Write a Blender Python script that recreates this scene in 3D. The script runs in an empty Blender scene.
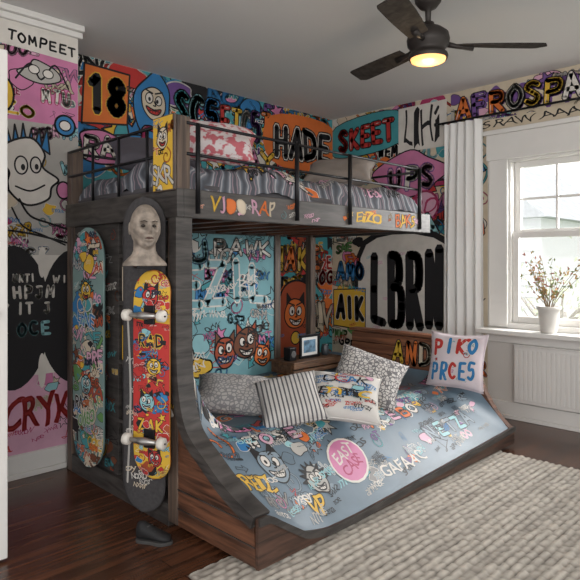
import bpy, bmesh, math, random
from mathutils import Vector, Matrix, noise
sc=bpy.context.scene
COL=sc.collection
R=random.Random(7)
try:
    sc.view_settings.view_transform='Standard'
except Exception: pass

# ---------------------------------------------------------------- colours / materials
def lin(c): return c/12.92 if c<=.04045 else ((c+.055)/1.055)**2.4
def hx(h):
    h=h.lstrip('#'); return tuple(lin(int(h[i:i+2],16)/255) for i in (0,2,4))
PAL=dict(k='1a191c',w='d8d3cb',cream='cdbf a8'.replace(' ',''),teal='45979f',lteal='8bbcc2',blue='2f77ae',dblue='1f4268',
 orange='d66f30',red='b8332f',pink='c97ba3',lpink='d3a3b9',yellow='dab03a',green='5f9053',purple='6c4b8a',
 brown='70422c',grey='868584',lgrey='afaca6',rust='a3492a',mag='a8325f',skin='c9bba4')
PC={k:hx(v) for k,v in PAL.items()}

def newmat(name):
    m=bpy.data.materials.new(name); m.use_nodes=True
    nt=m.node_tree; b=nt.nodes['Principled BSDF']; return m,nt,b
def mat(name,h,rough=.6,metal=0,var=.12,scale=8,bump=0,emit=0):
    m,nt,b=newmat(name); c=hx(h) if isinstance(h,str) else h
    tc=nt.nodes.new('ShaderNodeTexCoord'); n=nt.nodes.new('ShaderNodeTexNoise'); n.inputs['Scale'].default_value=scale; n.inputs['Detail'].default_value=5
    nt.links.new(tc.outputs['Object'],n.inputs['Vector'])
    cr=nt.nodes.new('ShaderNodeValToRGB')
    cr.color_ramp.elements[0].position=.3; cr.color_ramp.elements[1].position=.7
    cr.color_ramp.elements[0].color=(*[v*(1-var) for v in c],1); cr.color_ramp.elements[1].color=(*[min(1,v*(1+var)) for v in c],1)
    nt.links.new(n.outputs['Fac'],cr.inputs['Fac']); nt.links.new(cr.outputs['Color'],b.inputs['Base Color'])
    b.inputs['Roughness'].default_value=rough; b.inputs['Metallic'].default_value=metal
    if bump:
        bp=nt.nodes.new('ShaderNodeBump'); bp.inputs['Strength'].default_value=bump; bp.inputs['Distance'].default_value=.01
        nt.links.new(n.outputs['Fac'],bp.inputs['Height']); nt.links.new(bp.outputs['Normal'],b.inputs['Normal'])
    if emit:
        b.inputs['Emission Color'].default_value=(*c,1); b.inputs['Emission Strength'].default_value=emit
    return m
def wood(name,h1,h2,stretch=(1,12,12),scale=3,rough=.5,plank=None,axis='X'):
    m,nt,b=newmat(name)
    tc=nt.nodes.new('ShaderNodeTexCoord'); mp=nt.nodes.new('ShaderNodeMapping'); mp.inputs['Scale'].default_value=stretch
    nt.links.new(tc.outputs['Object'],mp.inputs['Vector'])
    n=nt.nodes.new('ShaderNodeTexNoise'); n.inputs['Scale'].default_value=scale; n.inputs['Detail'].default_value=7; n.inputs['Distortion'].default_value=.6
    nt.links.new(mp.outputs['Vector'],n.inputs['Vector'])
    cr=nt.nodes.new('ShaderNodeValToRGB'); cr.color_ramp.elements[0].position=.32; cr.color_ramp.elements[1].position=.7
    cr.color_ramp.elements[0].color=(*hx(h1),1); cr.color_ramp.elements[1].color=(*hx(h2),1)
    nt.links.new(n.outputs['Fac'],cr.inputs['Fac']); out=cr.outputs['Color']
    if plank:
        br=nt.nodes.new('ShaderNodeTexBrick'); br.inputs['Scale'].default_value=1
        br.inputs['Brick Width'].default_value=plank[0]; br.inputs['Row Height'].default_value=plank[1]
        br.inputs['Mortar Size'].default_value=.002; br.inputs['Color1'].default_value=(1,1,1,1); br.inputs['Color2'].default_value=(.66,.66,.66,1)
        br.inputs['Mortar'].default_value=(.2,.17,.17,1)
        nt.links.new(tc.outputs['Object'],br.inputs['Vector'])
        mx=nt.nodes.new('ShaderNodeMix'); mx.data_type='RGBA'; mx.blend_type='MULTIPLY'; mx.inputs['Factor'].default_value=1
        nt.links.new(out,mx.inputs['A']); nt.links.new(br.outputs['Color'],mx.inputs['B']); out=mx.outputs['Result']
    nt.links.new(out,b.inputs['Base Color']); b.inputs['Roughness'].default_value=rough
    bp=nt.nodes.new('ShaderNodeBump'); bp.inputs['Strength'].default_value=.15; bp.inputs['Distance'].default_value=.004
    nt.links.new(n.outputs['Fac'],bp.inputs['Height']); nt.links.new(bp.outputs['Normal'],b.inputs['Normal'])
    return m
def attrmat(name,rough=.65,var=.14,scale=9,bump=0):
    m,nt,b=newmat(name)
    a=nt.nodes.new('ShaderNodeAttribute'); a.attribute_name='Col'
    tc=nt.nodes.new('ShaderNodeTexCoord'); n=nt.nodes.new('ShaderNodeTexNoise'); n.inputs['Scale'].default_value=scale; n.inputs['Detail'].default_value=6
    nt.links.new(tc.outputs['Object'],n.inputs['Vector'])
    cr=nt.nodes.new('ShaderNodeValToRGB'); cr.color_ramp.elements[0].position=.3; cr.color_ramp.elements[1].position=.65
    cr.color_ramp.elements[0].color=(1-var,)*3+(1,); cr.color_ramp.elements[1].color=(1,1,1,1)
    nt.links.new(n.outputs['Fac'],cr.inputs['Fac'])
    mx=nt.nodes.new('ShaderNodeMix'); mx.data_type='RGBA'; mx.blend_type='MULTIPLY'; mx.inputs['Factor'].default_value=1
    nt.links.new(a.outputs['Color'],mx.inputs['A']); nt.links.new(cr.outputs['Color'],mx.inputs['B'])
    nt.links.new(mx.outputs['Result'],b.inputs['Base Color']); b.inputs['Roughness'].default_value=rough
    return m

M_white=mat('white_paint','dcdad6',.5,var=.02)
M_wall=mat('wall_plaster','d2cfca',.85,var=.04,scale=3)
M_ceil=mat('ceiling_paint','d6d5d3',.9,var=.015,scale=1.5)
M_floor=wood('floor_oak_stain','3a2318','6d4530',(1,14,1),2.5,.27,plank=(1.3,.085))
M_dwood=wood('dark_stained_wood','2a2726','4d4946',(2,2,14),3,.55)
M_bwood=wood('brown_wood','38241a','754d38',(3,1.2,16),3,.5)
M_fasc=wood('fascia_wood','2e211b','5a4034',(1.2,3,16),3,.5)
M_postw=wood('post_wood','3a302c','6e5d50',(14,14,1),3,.5)
M_plank=wood('headboard_planks','5a3626','8d5c40',(3,1,20),2.5,.5)
M_metal=mat('black_metal','1e1e21',.4,.6,var=.1)
M_paint=attrmat('mural_paint',.75)
M_deco=attrmat('ramp_decal_paint',.5)
M_cloth=attrmat('printed_cloth',.9,.22,14)

# ---------------------------------------------------------------- mesh helpers
def finish(ob,parent=None,smooth=False):
    COL.objects.link(ob)
    if parent:
        ob.parent=parent
        if parent.get('world'): ob.matrix_parent_inverse=Matrix.Translation(-Vector(parent.location))
    if smooth:
        for p in ob.data.polygons: p.use_smooth=True
    return ob
def mobj(name,V,F,m,parent=None,smooth=False):
    me=bpy.data.meshes.new(name); me.from_pydata([tuple(v) for v in V],[],F); me.validate(); me.update()
    if m: me.materials.append(m)
    return finish(bpy.data.objects.new(name,me),parent,smooth)
def empty(name,loc=(0,0,0),world=True):
    e=bpy.data.objects.new(name,None); e.empty_display_size=.1; COL.objects.link(e); e.location=loc
    if world: e['world']=1
    return e
def boxvf(x0,x1,y0,y1,z0,z1,b=0):
    V=[(x0,y0,z0),(x1,y0,z0),(x1,y1,z0),(x0,y1,z0),(x0,y0,z1),(x1,y0,z1),(x1,y1,z1),(x0,y1,z1)]
    F=[(0,3,2,1),(4,5,6,7),(0,1,5,4),(1,2,6,5),(2,3,7,6),(3,0,4,7)]
    return V,F
def box(name,x0,x1,y0,y1,z0,z1,m,parent=None,bev=.004):
    V,F=boxvf(x0,x1,y0,y1,z0,z1); o=mobj(name,V,F,m,parent)
    if bev:
        md=o.modifiers.new('b','BEVEL'); md.width=bev; md.segments=2
    return o
def boxes(name,lst,m,parent=None,bev=.003):
    V=[];F=[]
    for bx in lst:
        v,f=boxvf(*bx); n=len(V); V+=v; F+=[tuple(i+n for i in q) for q in f]
    o=mobj(name,V,F,m,parent)
    if bev:
        md=o.modifiers.new('b','BEVEL'); md.width=bev; md.segments=2
    return o
def lathe_vf(prof,cx,cy,cz,n=32):
    V=[];F=[]
    for r,z in prof:
        for i in range(n):
            a=2*math.pi*i/n; V.append((cx+r*math.cos(a),cy+r*math.sin(a),cz+z))
    for k in range(len(prof)-1):
        for i in range(n):
            j=(i+1)%n; F.append((k*n+i,k*n+j,(k+1)*n+j,(k+1)*n+i))
    return V,F
def lathe(name,prof,c,m,parent=None,n=32,smooth=True):
    V,F=lathe_vf(prof,*c,n=n); return mobj(name,V,F,m,parent,smooth)
def tube_vf(pts,rad,n=8):
    pts=[Vector(p) for p in pts]; V=[];F=[]
    for i,p in enumerate(pts):
        t=(pts[min(i+1,len(pts)-1)]-pts[max(i-1,0)]).normalized()
        u=t.cross(Vector((.31,.17,.93))).normalized(); w=t.cross(u)
        r=rad[i] if isinstance(rad,(list,tuple)) else rad
        for k in range(n):
            a=2*math.pi*k/n; V.append(p+(u*math.cos(a)+w*math.sin(a))*r)
    for i in range(len(pts)-1):
        for k in range(n):
            j=(k+1)%n; F.append((i*n+k,i*n+j,(i+1)*n+j,(i+1)*n+k))
    F.append(tuple(range(n))[::-1]); F.append(tuple(range((len(pts)-1)*n,len(pts)*n)))
    return V,F
def tubes(name,lst,m,parent=None,n=8):
    V=[];F=[]
    for pts,r in lst:
        v,f=tube_vf(pts,r,n); k=len(V); V+=v; F+=[tuple(i+k for i in q) for q in f]
    return mobj(name,V,F,m,parent,True)
def prism(name,poly,axis,a,b,m,parent=None,bev=.002):
    def P(p,t): return {'x':(t,p[0],p[1]),'y':(p[0],t,p[1]),'z':(p[0],p[1],t)}[axis]
    n=len(poly); V=[P(p,a) for p in poly]+[P(p,b) for p in poly]
    F=[tuple(range(n))[::-1],tuple(range(n,2*n))]+[(i,(i+1)%n,n+(i+1)%n,n+i) for i in range(n)]
    o=mobj(name,V,F,m,parent)
    bm=bmesh.new(); bm.from_mesh(o.data); bmesh.ops.recalc_face_normals(bm,faces=bm.faces); bm.to_mesh(o.data); bm.free()
    if bev:
        md=o.modifiers.new('b','BEVEL'); md.width=bev; md.segments=2; md.limit_method='ANGLE'
    return o
def cat(pts,n=6,closed=False):
    out=[];N=len(pts); rng=range(N) if closed else range(N-1)
    for i in rng:
        g=lambda k: pts[k%N] if closed else pts[max(0,min(N-1,k))]
        p0,p1,p2,p3=g(i-1),g(i),g(i+1),g(i+2)
        for s in range(n):
            t=s/n
            out.append(tuple(.5*((2*b)+(-a+c)*t+(2*a-5*b+4*c-d)*t*t+(-a+3*b-3*c+d)*t**3) for a,b,c,d in zip(p0,p1,p2,p3)))
    if not closed: out.append(tuple(pts[-1]))
    return out
def interp(tab,x):
    if x<=tab[0][0]: return tab[0][1]
    for (a,b),(c,d) in zip(tab,tab[1:]):
        if x<=c: return b+(d-b)*(x-a)/(c-a)
    return tab[-1][1]

# ---------------------------------------------------------------- mural paint kit (flat painted shapes)
GC={}
def glyph(ch):
    if ch in GC: return GC[ch]
    cu=bpy.data.curves.new('g','FONT'); cu.body=ch; cu.resolution_u=3
    ob=bpy.data.objects.new('g',cu); COL.objects.link(ob)
    dg=bpy.context.evaluated_depsgraph_get(); me=ob.evaluated_get(dg).to_mesh()
    bm=bmesh.new(); bm.from_mesh(me); bmesh.ops.triangulate(bm,faces=bm.faces)
    ys=[v.co.y for v in bm.verts]; y0,y1=min(ys),max(ys); xs=[v.co.x for v in bm.verts]; x0,x1=min(xs),max(xs)
    for i in range(1,5):
        bmesh.ops.bisect_plane(bm,geom=bm.verts[:]+bm.edges[:]+bm.faces[:],plane_co=(0,y0+(y1-y0)*i/5,0),plane_no=(0,1,0))
    for i in range(1,3):
        bmesh.ops.bisect_plane(bm,geom=bm.verts[:]+bm.edges[:]+bm.faces[:],plane_co=(x0+(x1-x0)*i/3,0,0),plane_no=(1,0,0))
    bm.verts.index_update()
    V=[(v.co.x,v.co.y) for v in bm.verts]; F=[tuple(v.index for v in f.verts) for f in bm.faces]
    E=[(e.verts[0].index,e.verts[1].index) for e in bm.edges if len(e.link_faces)==1]
    bm.free()
    a,b,c,d=x0,x1,y0,y1
    V=[((x-a)/(b-a+1e-6),(y-c)/(d-c+1e-6)) for x,y in V]
    asp=(b-a)/(d-c+1e-6)
    ob.evaluated_get(dg).to_mesh_clear(); bpy.data.objects.remove(ob); bpy.data.curves.remove(cu)
    GC[ch]=(V,F,E,asp); return GC[ch]
class Paint:
    def __init__(s,seed=1,cell=.02): s.V=[];s.F=[];s.C=[];s.L=0;s.r=random.Random(seed);s.cols=[];s.G={};s.cell=cell
    def ci(s,c):
        c=PC[c] if isinstance(c,str) else c
        if c not in s.cols: s.cols.append(c)
        return s.cols.index(c)
    def add(s,V,F,c,newlayer=True):
        # stack each coat only as high as whatever is already painted beneath it
        xs=[p[0] for p in V];ys=[p[1] for p in V];q=s.cell
        cells=[(i,j) for i in range(int(min(xs)//q),int(max(xs)//q)+1) for j in range(int(min(ys)//q),int(max(ys)//q)+1)]
        if newlayer: s.L=1+max((s.G.get(k,0) for k in cells),default=0)
        for k in cells: s.G[k]=max(s.L,s.G.get(k,0))
        n=len(s.V); s.V+=[(x,y,s.L) for x,y in V]; s.F+=[tuple(i+n for i in f) for f in F]; s.C+=[s.ci(c)]*len(F)
    def edges(s,V,E,w,c,newlayer=True):
        NV=[];NF=[];seen=set()
        for a,b in E:
            p=V[a];q=V[b]; dx=q[0]-p[0];dy=q[1]-p[1]; l=math.hypot(dx,dy)
            if l>1e-7:
                nx=-dy/l*w/2;ny=dx/l*w/2;k=len(NV)
                NV+=[(p[0]+nx,p[1]+ny),(p[0]-nx,p[1]-ny),(q[0]-nx,q[1]-ny),(q[0]+nx,q[1]+ny)]; NF.append((k,k+1,k+2,k+3))
            for i in (a,b):
                if i not in seen:
                    seen.add(i);k=len(NV);NV+=[(V[i][0]+w/2*math.cos(t*math.pi/3),V[i][1]+w/2*math.sin(t*math.pi/3)) for t in range(6)];NF.append(tuple(range(k,k+6)))
        s.add(NV,NF,c,newlayer)
    def stroke(s,pts,w,c,smooth=True,n=5,newlayer=True):
        P=cat(pts,n) if smooth else pts
        s.edges(P,[(i,i+1) for i in range(len(P)-1)],w,c,newlayer)
    def shape(s,pts,fill,out='k',w=.012,smooth=True,n=5):
        P=cat(pts,n,True) if smooth else pts
        if fill: s.add(P,[tuple(range(len(P)))],fill)
        if out: s.edges(P,[(i,(i+1)%len(P)) for i in range(len(P))],w,out)
    def oval(s,x,y,a,b,fill,out='k',w=.01,rot=0,n=18):
        P=[]
        for i in range(n):
            t=2*math.pi*i/n;u=a*math.cos(t);v=b*math.sin(t);P.append((x+u*math.cos(rot)-v*math.sin(rot),y+u*math.sin(rot)+v*math.cos(rot)))
        s.shape(P,fill,out,w,False)
    def blob(s,x,y,a,b,fill,out='k',w=.012,j=.3,n=9):
        ph=s.r.random()*6
        P=[(x+a*(1+s.r.uniform(-j,j))*math.cos(ph+2*math.pi*i/n),y+b*(1+s.r.uniform(-j,j))*math.sin(ph+2*math.pi*i/n)) for i in range(n)]
        s.shape(P,fill,out,w)
    # brush lettering: fat strokes with a halo, used for big block words
    BR={'L':[[(.1,1),(.08,.5),(.1,.04),(.95,.0)]],'B':[[(.1,0),(.12,1)],[(.12,1),(.75,.95),(.8,.62),(.2,.53)],[(.2,.53),(.95,.48),(.9,.03),(.1,0)]],
        'R':[[(.1,-.05),(.12,1)],[(.12,1),(.85,.95),(.85,.55),(.2,.5)],[(.35,.5),(.95,-.05)]],'N':[[(.08,-.02),(.1,1.02)],[(.1,1.02),(.88,-.02)],[(.88,-.02),(.92,1.08)]],
        'A':[[(.0,0),(.5,1.05),(1,0)],[(.2,.36),(.8,.36)]],'I':[[(.5,0),(.5,1)]],'K':[[(.1,0),(.1,1)],[(.9,1),(.15,.45),(.95,0)]],'H':[[(.08,0),(.1,1)],[(.9,-.02),(.92,1.02)],[(.1,.48),(.9,.52)]],
        'D':[[(.1,0),(.1,1)],[(.1,1),(.9,.85),(.92,.2),(.1,0)]],'E':[[(.95,1),(.1,.98),(.1,.02),(1,.0)],[(.1,.52),(.8,.5)]],'1':[[(.2,.8),(.55,1),(.55,0)]],
        '8':[[(.5,.52),(.12,.78),(.5,1),(.88,.78),(.5,.52),(.08,.26),(.5,0),(.92,.26),(.5,.52)]],'S':[[(.92,.85),(.5,1.02),(.1,.78),(.85,.3),(.5,-.02),(.05,.15)]],'T':[[(0,1),(1,1)],[(.5,1),(.5,0)]],
        'P':[[(.1,-.05),(.12,1)],[(.12,1),(.9,.92),(.85,.5),(.15,.45)]],'F':[[(.95,1),(.1,.98),(.1,0)],[(.1,.52),(.8,.5)]],'O':[[(.5,1),(.08,.7),(.08,.3),(.5,0),(.92,.3),(.92,.7),(.5,1)]],
        'C':[[(.95,.85),(.5,1),(.08,.7),(.08,.3),(.5,0),(.95,.15)]],'J':[[(.3,1),(.9,1)],[(.75,1),(.75,.2),(.4,0),(.05,.2)]],'W':[[(0,1),(.25,0),(.5,.7),(.75,0),(1,1)]],'U':[[(.08,1),(.1,.2),(.5,0),(.9,.2),(.92,1)]],
        '5':[[(.9,1),(.15,1),(.12,.56),(.7,.62),(.9,.3),(.5,-.02),(.05,.1)]],'M':[[(0,0),(.1,1),(.5,.3),(.9,1),(1,0)]],'Y':[[(0,1),(.5,.5),(1,1)],[(.5,.5),(.5,0)]],'Z':[[(.05,1),(.95,1),(.05,0),(1,0)]],'G':[[(.95,.85),(.5,1),(.08,.7),(.08,.3),(.5,0),(.92,.1),(.92,.48),(.55,.48)]]}
    def brush(s,t,x0,y0,x1,y1,fill,bw,out='k',wo=.012,halo=None,hw_=.03,slope=0,jit=.05,gap=.22,sh=None,shd=(.015,-.015),hl=True):
        n=len(t);cw=(x1-x0)/n;H=y1-y0;L=[]
        for i,c in enumerate(t):
            if c==' ':continue
            w=cw*(1-gap)-bw*.5;ox=x0+i*cw+cw*gap/2+bw*.25;dy=slope*(ox-x0)+s.r.uniform(-1,1)*jit*H;sk=s.r.uniform(-1,1)*jit*2*cw;hs=H*(1+s.r.uniform(-1,1)*jit)
            ps=[]
            for st in s.BR.get(c,s.BR['O']):
                P=[(ox+w*a+sk*b,y0+dy+hs*b) for a,b in st]
                ps.append(cat(P,4) if c in '8SOCBDPRJUG5' and len(P)>2 else P)
            L.append((ps,i))
        def lay(w,c,sx=0,sy=0):
            for ps,i in L:
                for q,P in enumerate(ps): s.edges([(a+sx,b+sy) for a,b in P],[(k,k+1) for k in range(len(P)-1)],w,c,q==0)
        if halo: lay(bw+2*wo+2*hw_,halo)
        if sh: lay(bw+2*wo,sh,*shd)
        for ps,i in L:
            f=fill[i%len(fill)] if isinstance(fill,list) else fill
            if wo:
                for q,P in enumerate(ps): s.edges(P,[(k,k+1) for k in range(len(P)-1)],bw+2*wo,out,q==0)
            lay0=True
            for q,P in enumerate(ps):
                s.edges(P,[(k,k+1) for k in range(len(P)-1)],bw,f,True if not wo else (q==0))
            if hl:
                P=ps[0];a,b=P[0];c_,d=P[1];s.stroke([(a-bw*.15,b),(a+(c_-a)*.4-bw*.15,b+(d-b)*.4)],bw*.14,'w',False)
    def text(s,t,x0,y0,x1,y1,fill,out='k',wo=.022,wi=.01,sh=None,shd=(.018,-.018),jit=.07,slope=0,hl=True,over=1.12,halo=None,warp=1.0):
        t2=[c for c in t]; asp=[(.45 if c==' ' else max(.4,min(1.3,glyph(c)[3]))) for c in t2]; tot=sum(asp); x=x0; H=y1-y0
        items=[]
        for i,c in enumerate(t2):
            cw=(x1-x0)*asp[i]/tot
            if c!=' ':
                V,F,E,_=glyph(c); r=s.r.uniform(-jit,jit); hs=1+s.r.uniform(-1,1)*jit*1.4; k=s.r.uniform(-1,1)*jit*1.5
                cx=x+cw/2; cy=(y0+y1)/2+slope*(cx-(x0+x1)/2)+s.r.uniform(-1,1)*jit*H*.5
                p1=s.r.uniform(0,6);p2=s.r.uniform(0,6);am=warp*s.r.uniform(.05,.11)
                W=[]
                for (u,v) in V:
                    u2=u+am*math.sin(v*4.2+p1); v2=v+am*.8*math.sin(u*4+p2)
                    u2=.5+(u2-.5)*(1+.22*warp*abs(v-.5)*2-.08)
                    uu=(u2-.5)*cw*over*(1+k*(v-.5)*2); vv=(v2-.5)*H*hs
                    W.append((cx+uu*math.cos(r)-vv*math.sin(r),cy+uu*math.sin(r)+vv*math.cos(r)))
                items.append((W,F,E,i))
            x+=cw
        if halo:
            for W,F,E,i in items: s.edges(W,E,halo[1],halo[0])
        if sh:
            for W,F,E,i in items:
                W2=[(a+shd[0],b+shd[1]) for a,b in W]; s.edges(W2,E,wo,sh); s.add(W2,F,sh,False)
        for W,F,E,i in items:
            f=fill[i%len(fill)] if isinstance(fill,list) else fill
            if out: s.edges(W,E,wo,out); s.add(W,F,out,False)
            s.add(W,F,f); 
            if wi: s.edges(W,E,wi,f,False)
            if hl and H>.1:
                a=min(w[0] for w in W);b=max(w[1] for w in W); cw=max(w[0] for w in W)-a
                s.stroke([(a+cw*.08,b-H*.2),(a+cw*.1,b-H*.08),(a+cw*.22,b-H*.03)],H*.022,'w')
    def face(s,x,y,r,skin='cream',hair='blue',w=.01,style=0):
        if style==0:
            for i in range(9):
                a=math.pi*(.02+.96*i/8); s.shape([(x+r*.9*math.cos(a-.25),y+r*.9*math.sin(a-.25)),(x+r*1.6*math.cos(a),y+r*1.5*math.sin(a)),(x+r*.9*math.cos(a+.25),y+r*.9*math.sin(a+.25))],hair,'k',w,False)
        elif style==1:
            for sg in (-1,1): s.shape([(x+sg*r*.9,y+r*.2),(x+sg*r*.85,y+r*1.5),(x+sg*r*.2,y+r*.8)],hair,'k',w,False)
        s.blob(x,y,r,r*1.05,skin,'k',w,j=.14)
        tw=s.r.uniform(-.12,.12)
        for sg in (-1,1):
            q=1+sg*tw*1.5
            s.oval(x+sg*r*.36,y+r*(.22+sg*tw),r*.27*q,r*.34*q,'w','k',w*.8,rot=tw*3); s.oval(x+sg*r*.3+tw*r,y+r*(.16+sg*tw),r*.1,r*.14,'k',None)
            s.stroke([(x+sg*r*.1,y+r*.62),(x+sg*r*.65,y+r*.8)],w*1.2,'k',False)
        s.stroke([(x,y+r*.1),(x+r*.14,y-r*.18),(x-r*.05,y-r*.2)],w,'k')
        s.shape([(x-r*.6,y-r*.30),(x,y-r*.48),(x+r*.55,y-r*.38),(x+r*.3,y-r*.78),(x-r*.3,y-r*.72)],'w' if s.r.random()<.5 else 'red','k',w)
        s.stroke([(x-r*.45,y-r*.55),(x+r*.45,y-r*.55)],w*.7,'k',False)
        for q in (-.3,-.1,.12,.32): s.stroke([(x+q*r,y-r*.42),(x+q*r,y-r*.68)],w*.5,'k',False)
    def fillr(s,x0,y0,x1,y1,n,size=.14,cols=None):
        cols=cols or ['teal','blue','orange','pink','lpink','yellow','w','cream','red','blue','purple','green','teal','k','red']
        for _ in range(n):
            x=s.r.uniform(x0,x1);y=s.r.uniform(y0,y1);z=size*s.r.uniform(.45,1.2);c=s.r.choice(cols);k=s.r.random()
            if k<.25: s.blob(x,y,z*.8,z*.6,c,s.r.choice(['k','k','w',None]),z*.06)
            elif k<.38:
                P=[(x+z*(.15+.1*i)*math.cos(i*1.1),y+z*(.15+.1*i)*math.sin(i*1.1)) for i in range(8)]; s.stroke(P,z*.15,'k');s.stroke(P,z*.09,c)
            elif k<.62:
                t=''.join(s.r.choice('ABEGKRSTOZNMWP') for _ in range(s.r.choice([2,3,4]))); s.brush(t,x-z,y-z*.35,x+z,y+z*.35,c,z*.17,s.r.choice(['k','k','w','dblue']),z*.045,slope=s.r.uniform(-.2,.3),jit=.08,gap=.1,hl=False)
            elif k<.76:
                t=''.join(s.r.choice('ABEGKRSTOZNMWX') for _ in range(s.r.choice([2,3,4]))); s.text(t,x-z,y-z*.4,x+z,y+z*.4,c,s.r.choice(['k','k','w','dblue']),z*.13,z*.05,jit=.12,slope=s.r.uniform(-.2,.3),hl=False)
            elif k<.83:
                P=[(x+z*.6*(1 if i%2 else .4)*math.cos(i*math.pi/5),y+z*.6*(1 if i%2 else .4)*math.sin(i*math.pi/5)) for i in range(10)]; s.shape(P,c,'k',z*.06,False)
            elif k<.91:
                a=s.r.uniform(0,6.28);ca,sa=math.cos(a),math.sin(a);T=lambda p:(x+(p[0]*ca-p[1]*sa)*z,y+(p[0]*sa+p[1]*ca)*z)
                s.shape([T(p) for p in ((-.8,-.12),(.2,-.18),(.15,-.45),(.8,.02),(.2,.45),(.22,.14),(-.7,.2))],c,'k',z*.07,False)
            else:
                P=[(x+s.r.uniform(-z,z),y+s.r.uniform(-z,z)*.7) for _ in range(6)]; s.stroke(P,z*.06,s.r.choice(['k','red','blue','w','k']))
    def tags(s,x0,y0,x1,y1,n,size=.1,cols=('k','red','blue')):
        for _ in range(n):
            x=s.r.uniform(x0,x1);y=s.r.uniform(y0,y1);z=size*s.r.uniform(.5,1.1)
            t=''.join(s.r.choice('aekmrstozNWXgy') for _ in range(s.r.choice([3,4,5])))
            s.text(t,x-z,y-z*.3,x+z,y+z*.3,s.r.choice(cols),None,0,0,jit=.1,slope=s.r.uniform(-.1,.3),hl=False)
    def build(s,name,fn,parent=None,clip=None,eps=.00004,base=.0006,grid=None,m=None):
        bm=bmesh.new(); lay=bm.faces.layers.int.new('ci')
        if clip:
            a0,b0,a1,b1=clip
            keep=[i for i,f in enumerate(s.F) if max(s.V[k][0] for k in f)>a0 and min(s.V[k][0] for k in f)<a1 and max(s.V[k][1] for k in f)>b0 and min(s.V[k][1] for k in f)<b1]
        else: keep=range(len(s.F))
        used={}
        for i in keep:
            f=[]
            for k in s.F[i]:
                if k not in used:
                    x,y,l=s.V[k]; used[k]=bm.verts.new((x,y,l*.001))
                f.append(used[k])
            try: g=bm.faces.new(f); g[lay]=s.C[i]
            except ValueError: pass
        def cut(co,no,cl): bmesh.ops.bisect_plane(bm,geom=bm.verts[:]+bm.edges[:]+bm.faces[:],plane_co=co,plane_no=no,clear_outer=cl)
        if clip:
            x0,y0,x1,y1=clip
            cut((x0,0,0),(-1,0,0),True);cut((x1,0,0),(1,0,0),True);cut((0,y0,0),(0,-1,0),True);cut((0,y1,0),(0,1,0),True)
        if grid:
            x0,y0,x1,y1=clip
            for a,b,ax in ((x0,x1,0),(y0,y1,1)):
                k=int((b-a)/grid)
                for i in range(1,k+1):
                    t=a+i*grid; cut((t,0,0) if ax==0 else (0,t,0),(1,0,0) if ax==0 else (0,1,0),False)
        for v in bm.verts:
            l=v.co.z*1000; v.co=Vector(fn(v.co.x,v.co.y,base+l*eps))
        me=bpy.data.meshes.new(name); idx=[f[lay] for f in bm.faces]; bm.to_mesh(me); bm.free()
        at=me.color_attributes.new('Col','FLOAT_COLOR','CORNER')
        buf=[]
        for p,c in zip(me.polygons,idx):
            buf+=list((*s.cols[c],1.0))*p.loop_total
        at.data.foreach_set('color',buf)
        me.materials.append(m or M_paint)
        return finish(bpy.data.objects.new(name,me),parent)

XR=4.38; YB=3.79; YL=3.37; HC=2.6
# ---------------------------------------------------------------- room shell
box('floor',-1.8,XR+.12,-1.8,YB+.12,-.1,0,M_floor,bev=0)
box('ceiling',-1.8,XR+.12,-1.8,YB+.12,HC,HC+.1,M_ceil,bev=0)
wb=box('wall_back',1.58,XR+.12,YB,YB+.12,0,HC,M_wall,bev=0)
wl=box('wall_left',-1.8,1.58,YL,YB+.12,0,HC,M_wall,bev=0)
WY0,WY1,WZ0,WZ1=1.0,2.0,.73,1.99
wr=boxes('wall_right',[(XR,XR+.12,-1.8,WY0,0,HC),(XR,XR+.12,WY1,YB,0,HC),(XR,XR+.12,WY0,WY1,0,WZ0-.05),(XR,XR+.12,WY0,WY1,WZ1,HC)],M_wall,bev=0)
boxes('baseboard_right',[(XR-.018,XR,-1.8,3.77,0.03,.13),(XR-.028,XR,-1.8,3.77,0,.03)],M_white,bev=.004)
boxes('baseboard_left',[(.1,1.50,YL-.018,YL,0.03,.13),(.1,1.50,YL-.028,YL,0,.03)],M_white,bev=.004)
boxes('trim_1',[(.1,1.60,YL-.05,YL,HC-.035,HC),(.1,1.60,YL-.025,YL,HC-.07,HC-.035)],M_white,bev=.006)

# window
win=empty('window_1',(XR,1.5,1.36))
boxes('casing',[(XR-.025,XR,WY1,WY1+.15,.70,1.99),(XR-.025,XR,WY0-.15,WY0,.70,1.99),(XR-.03,XR,WY0-.17,WY1+.17,WZ1+.0,WZ1+.20),(XR-.05,XR,WY0-.19,WY1+.19,WZ1+.2,WZ1+.235)],M_white,win,.005)
boxes('sill',[(XR-.17,XR+.025,WY0-.2,WY1+.19,.655,.69),(XR-.03,XR,WY0-.16,WY1+.16,.58,.655)],M_white,win,.006)
boxes('jamb',[(XR+.002,XR+.12,WY1-.018,WY1-.0005,.735,WZ1-.02),(XR+.002,XR+.12,WY0+.0005,WY0+.018,.735,WZ1-.02),(XR+.002,XR+.12,WY0+.001,WY1-.001,WZ1-.019,WZ1-.001),(XR-.012,XR+.12,WY0+.001,WY1-.001,.691,.733)],M_white,win,.002)
ms=[]
for z0,z1,xx in ((.735,1.43,XR+.03),(1.40,1.97,XR+.067)):
    ms+=[(xx,xx+.035,WY0+.02,WY0+.065,z0,z1),(xx,xx+.035,WY1-.065,WY1-.02,z0,z1),(xx+.001,xx+.034,WY0+.065,WY1-.065,z0,z0+.05),(xx+.001,xx+.034,WY0+.065,WY1-.065,z1-.045,z1)]
for yy in (1.335,1.665):
    ms.append((XR+.07,XR+.095,yy-.009,yy+.009,1.42,1.95)); 
ms.append((XR+.072,XR+.093,WY0+.03,WY1-.03,1.675,1.693))
boxes('sash',ms,M_white,win,.003)
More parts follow.
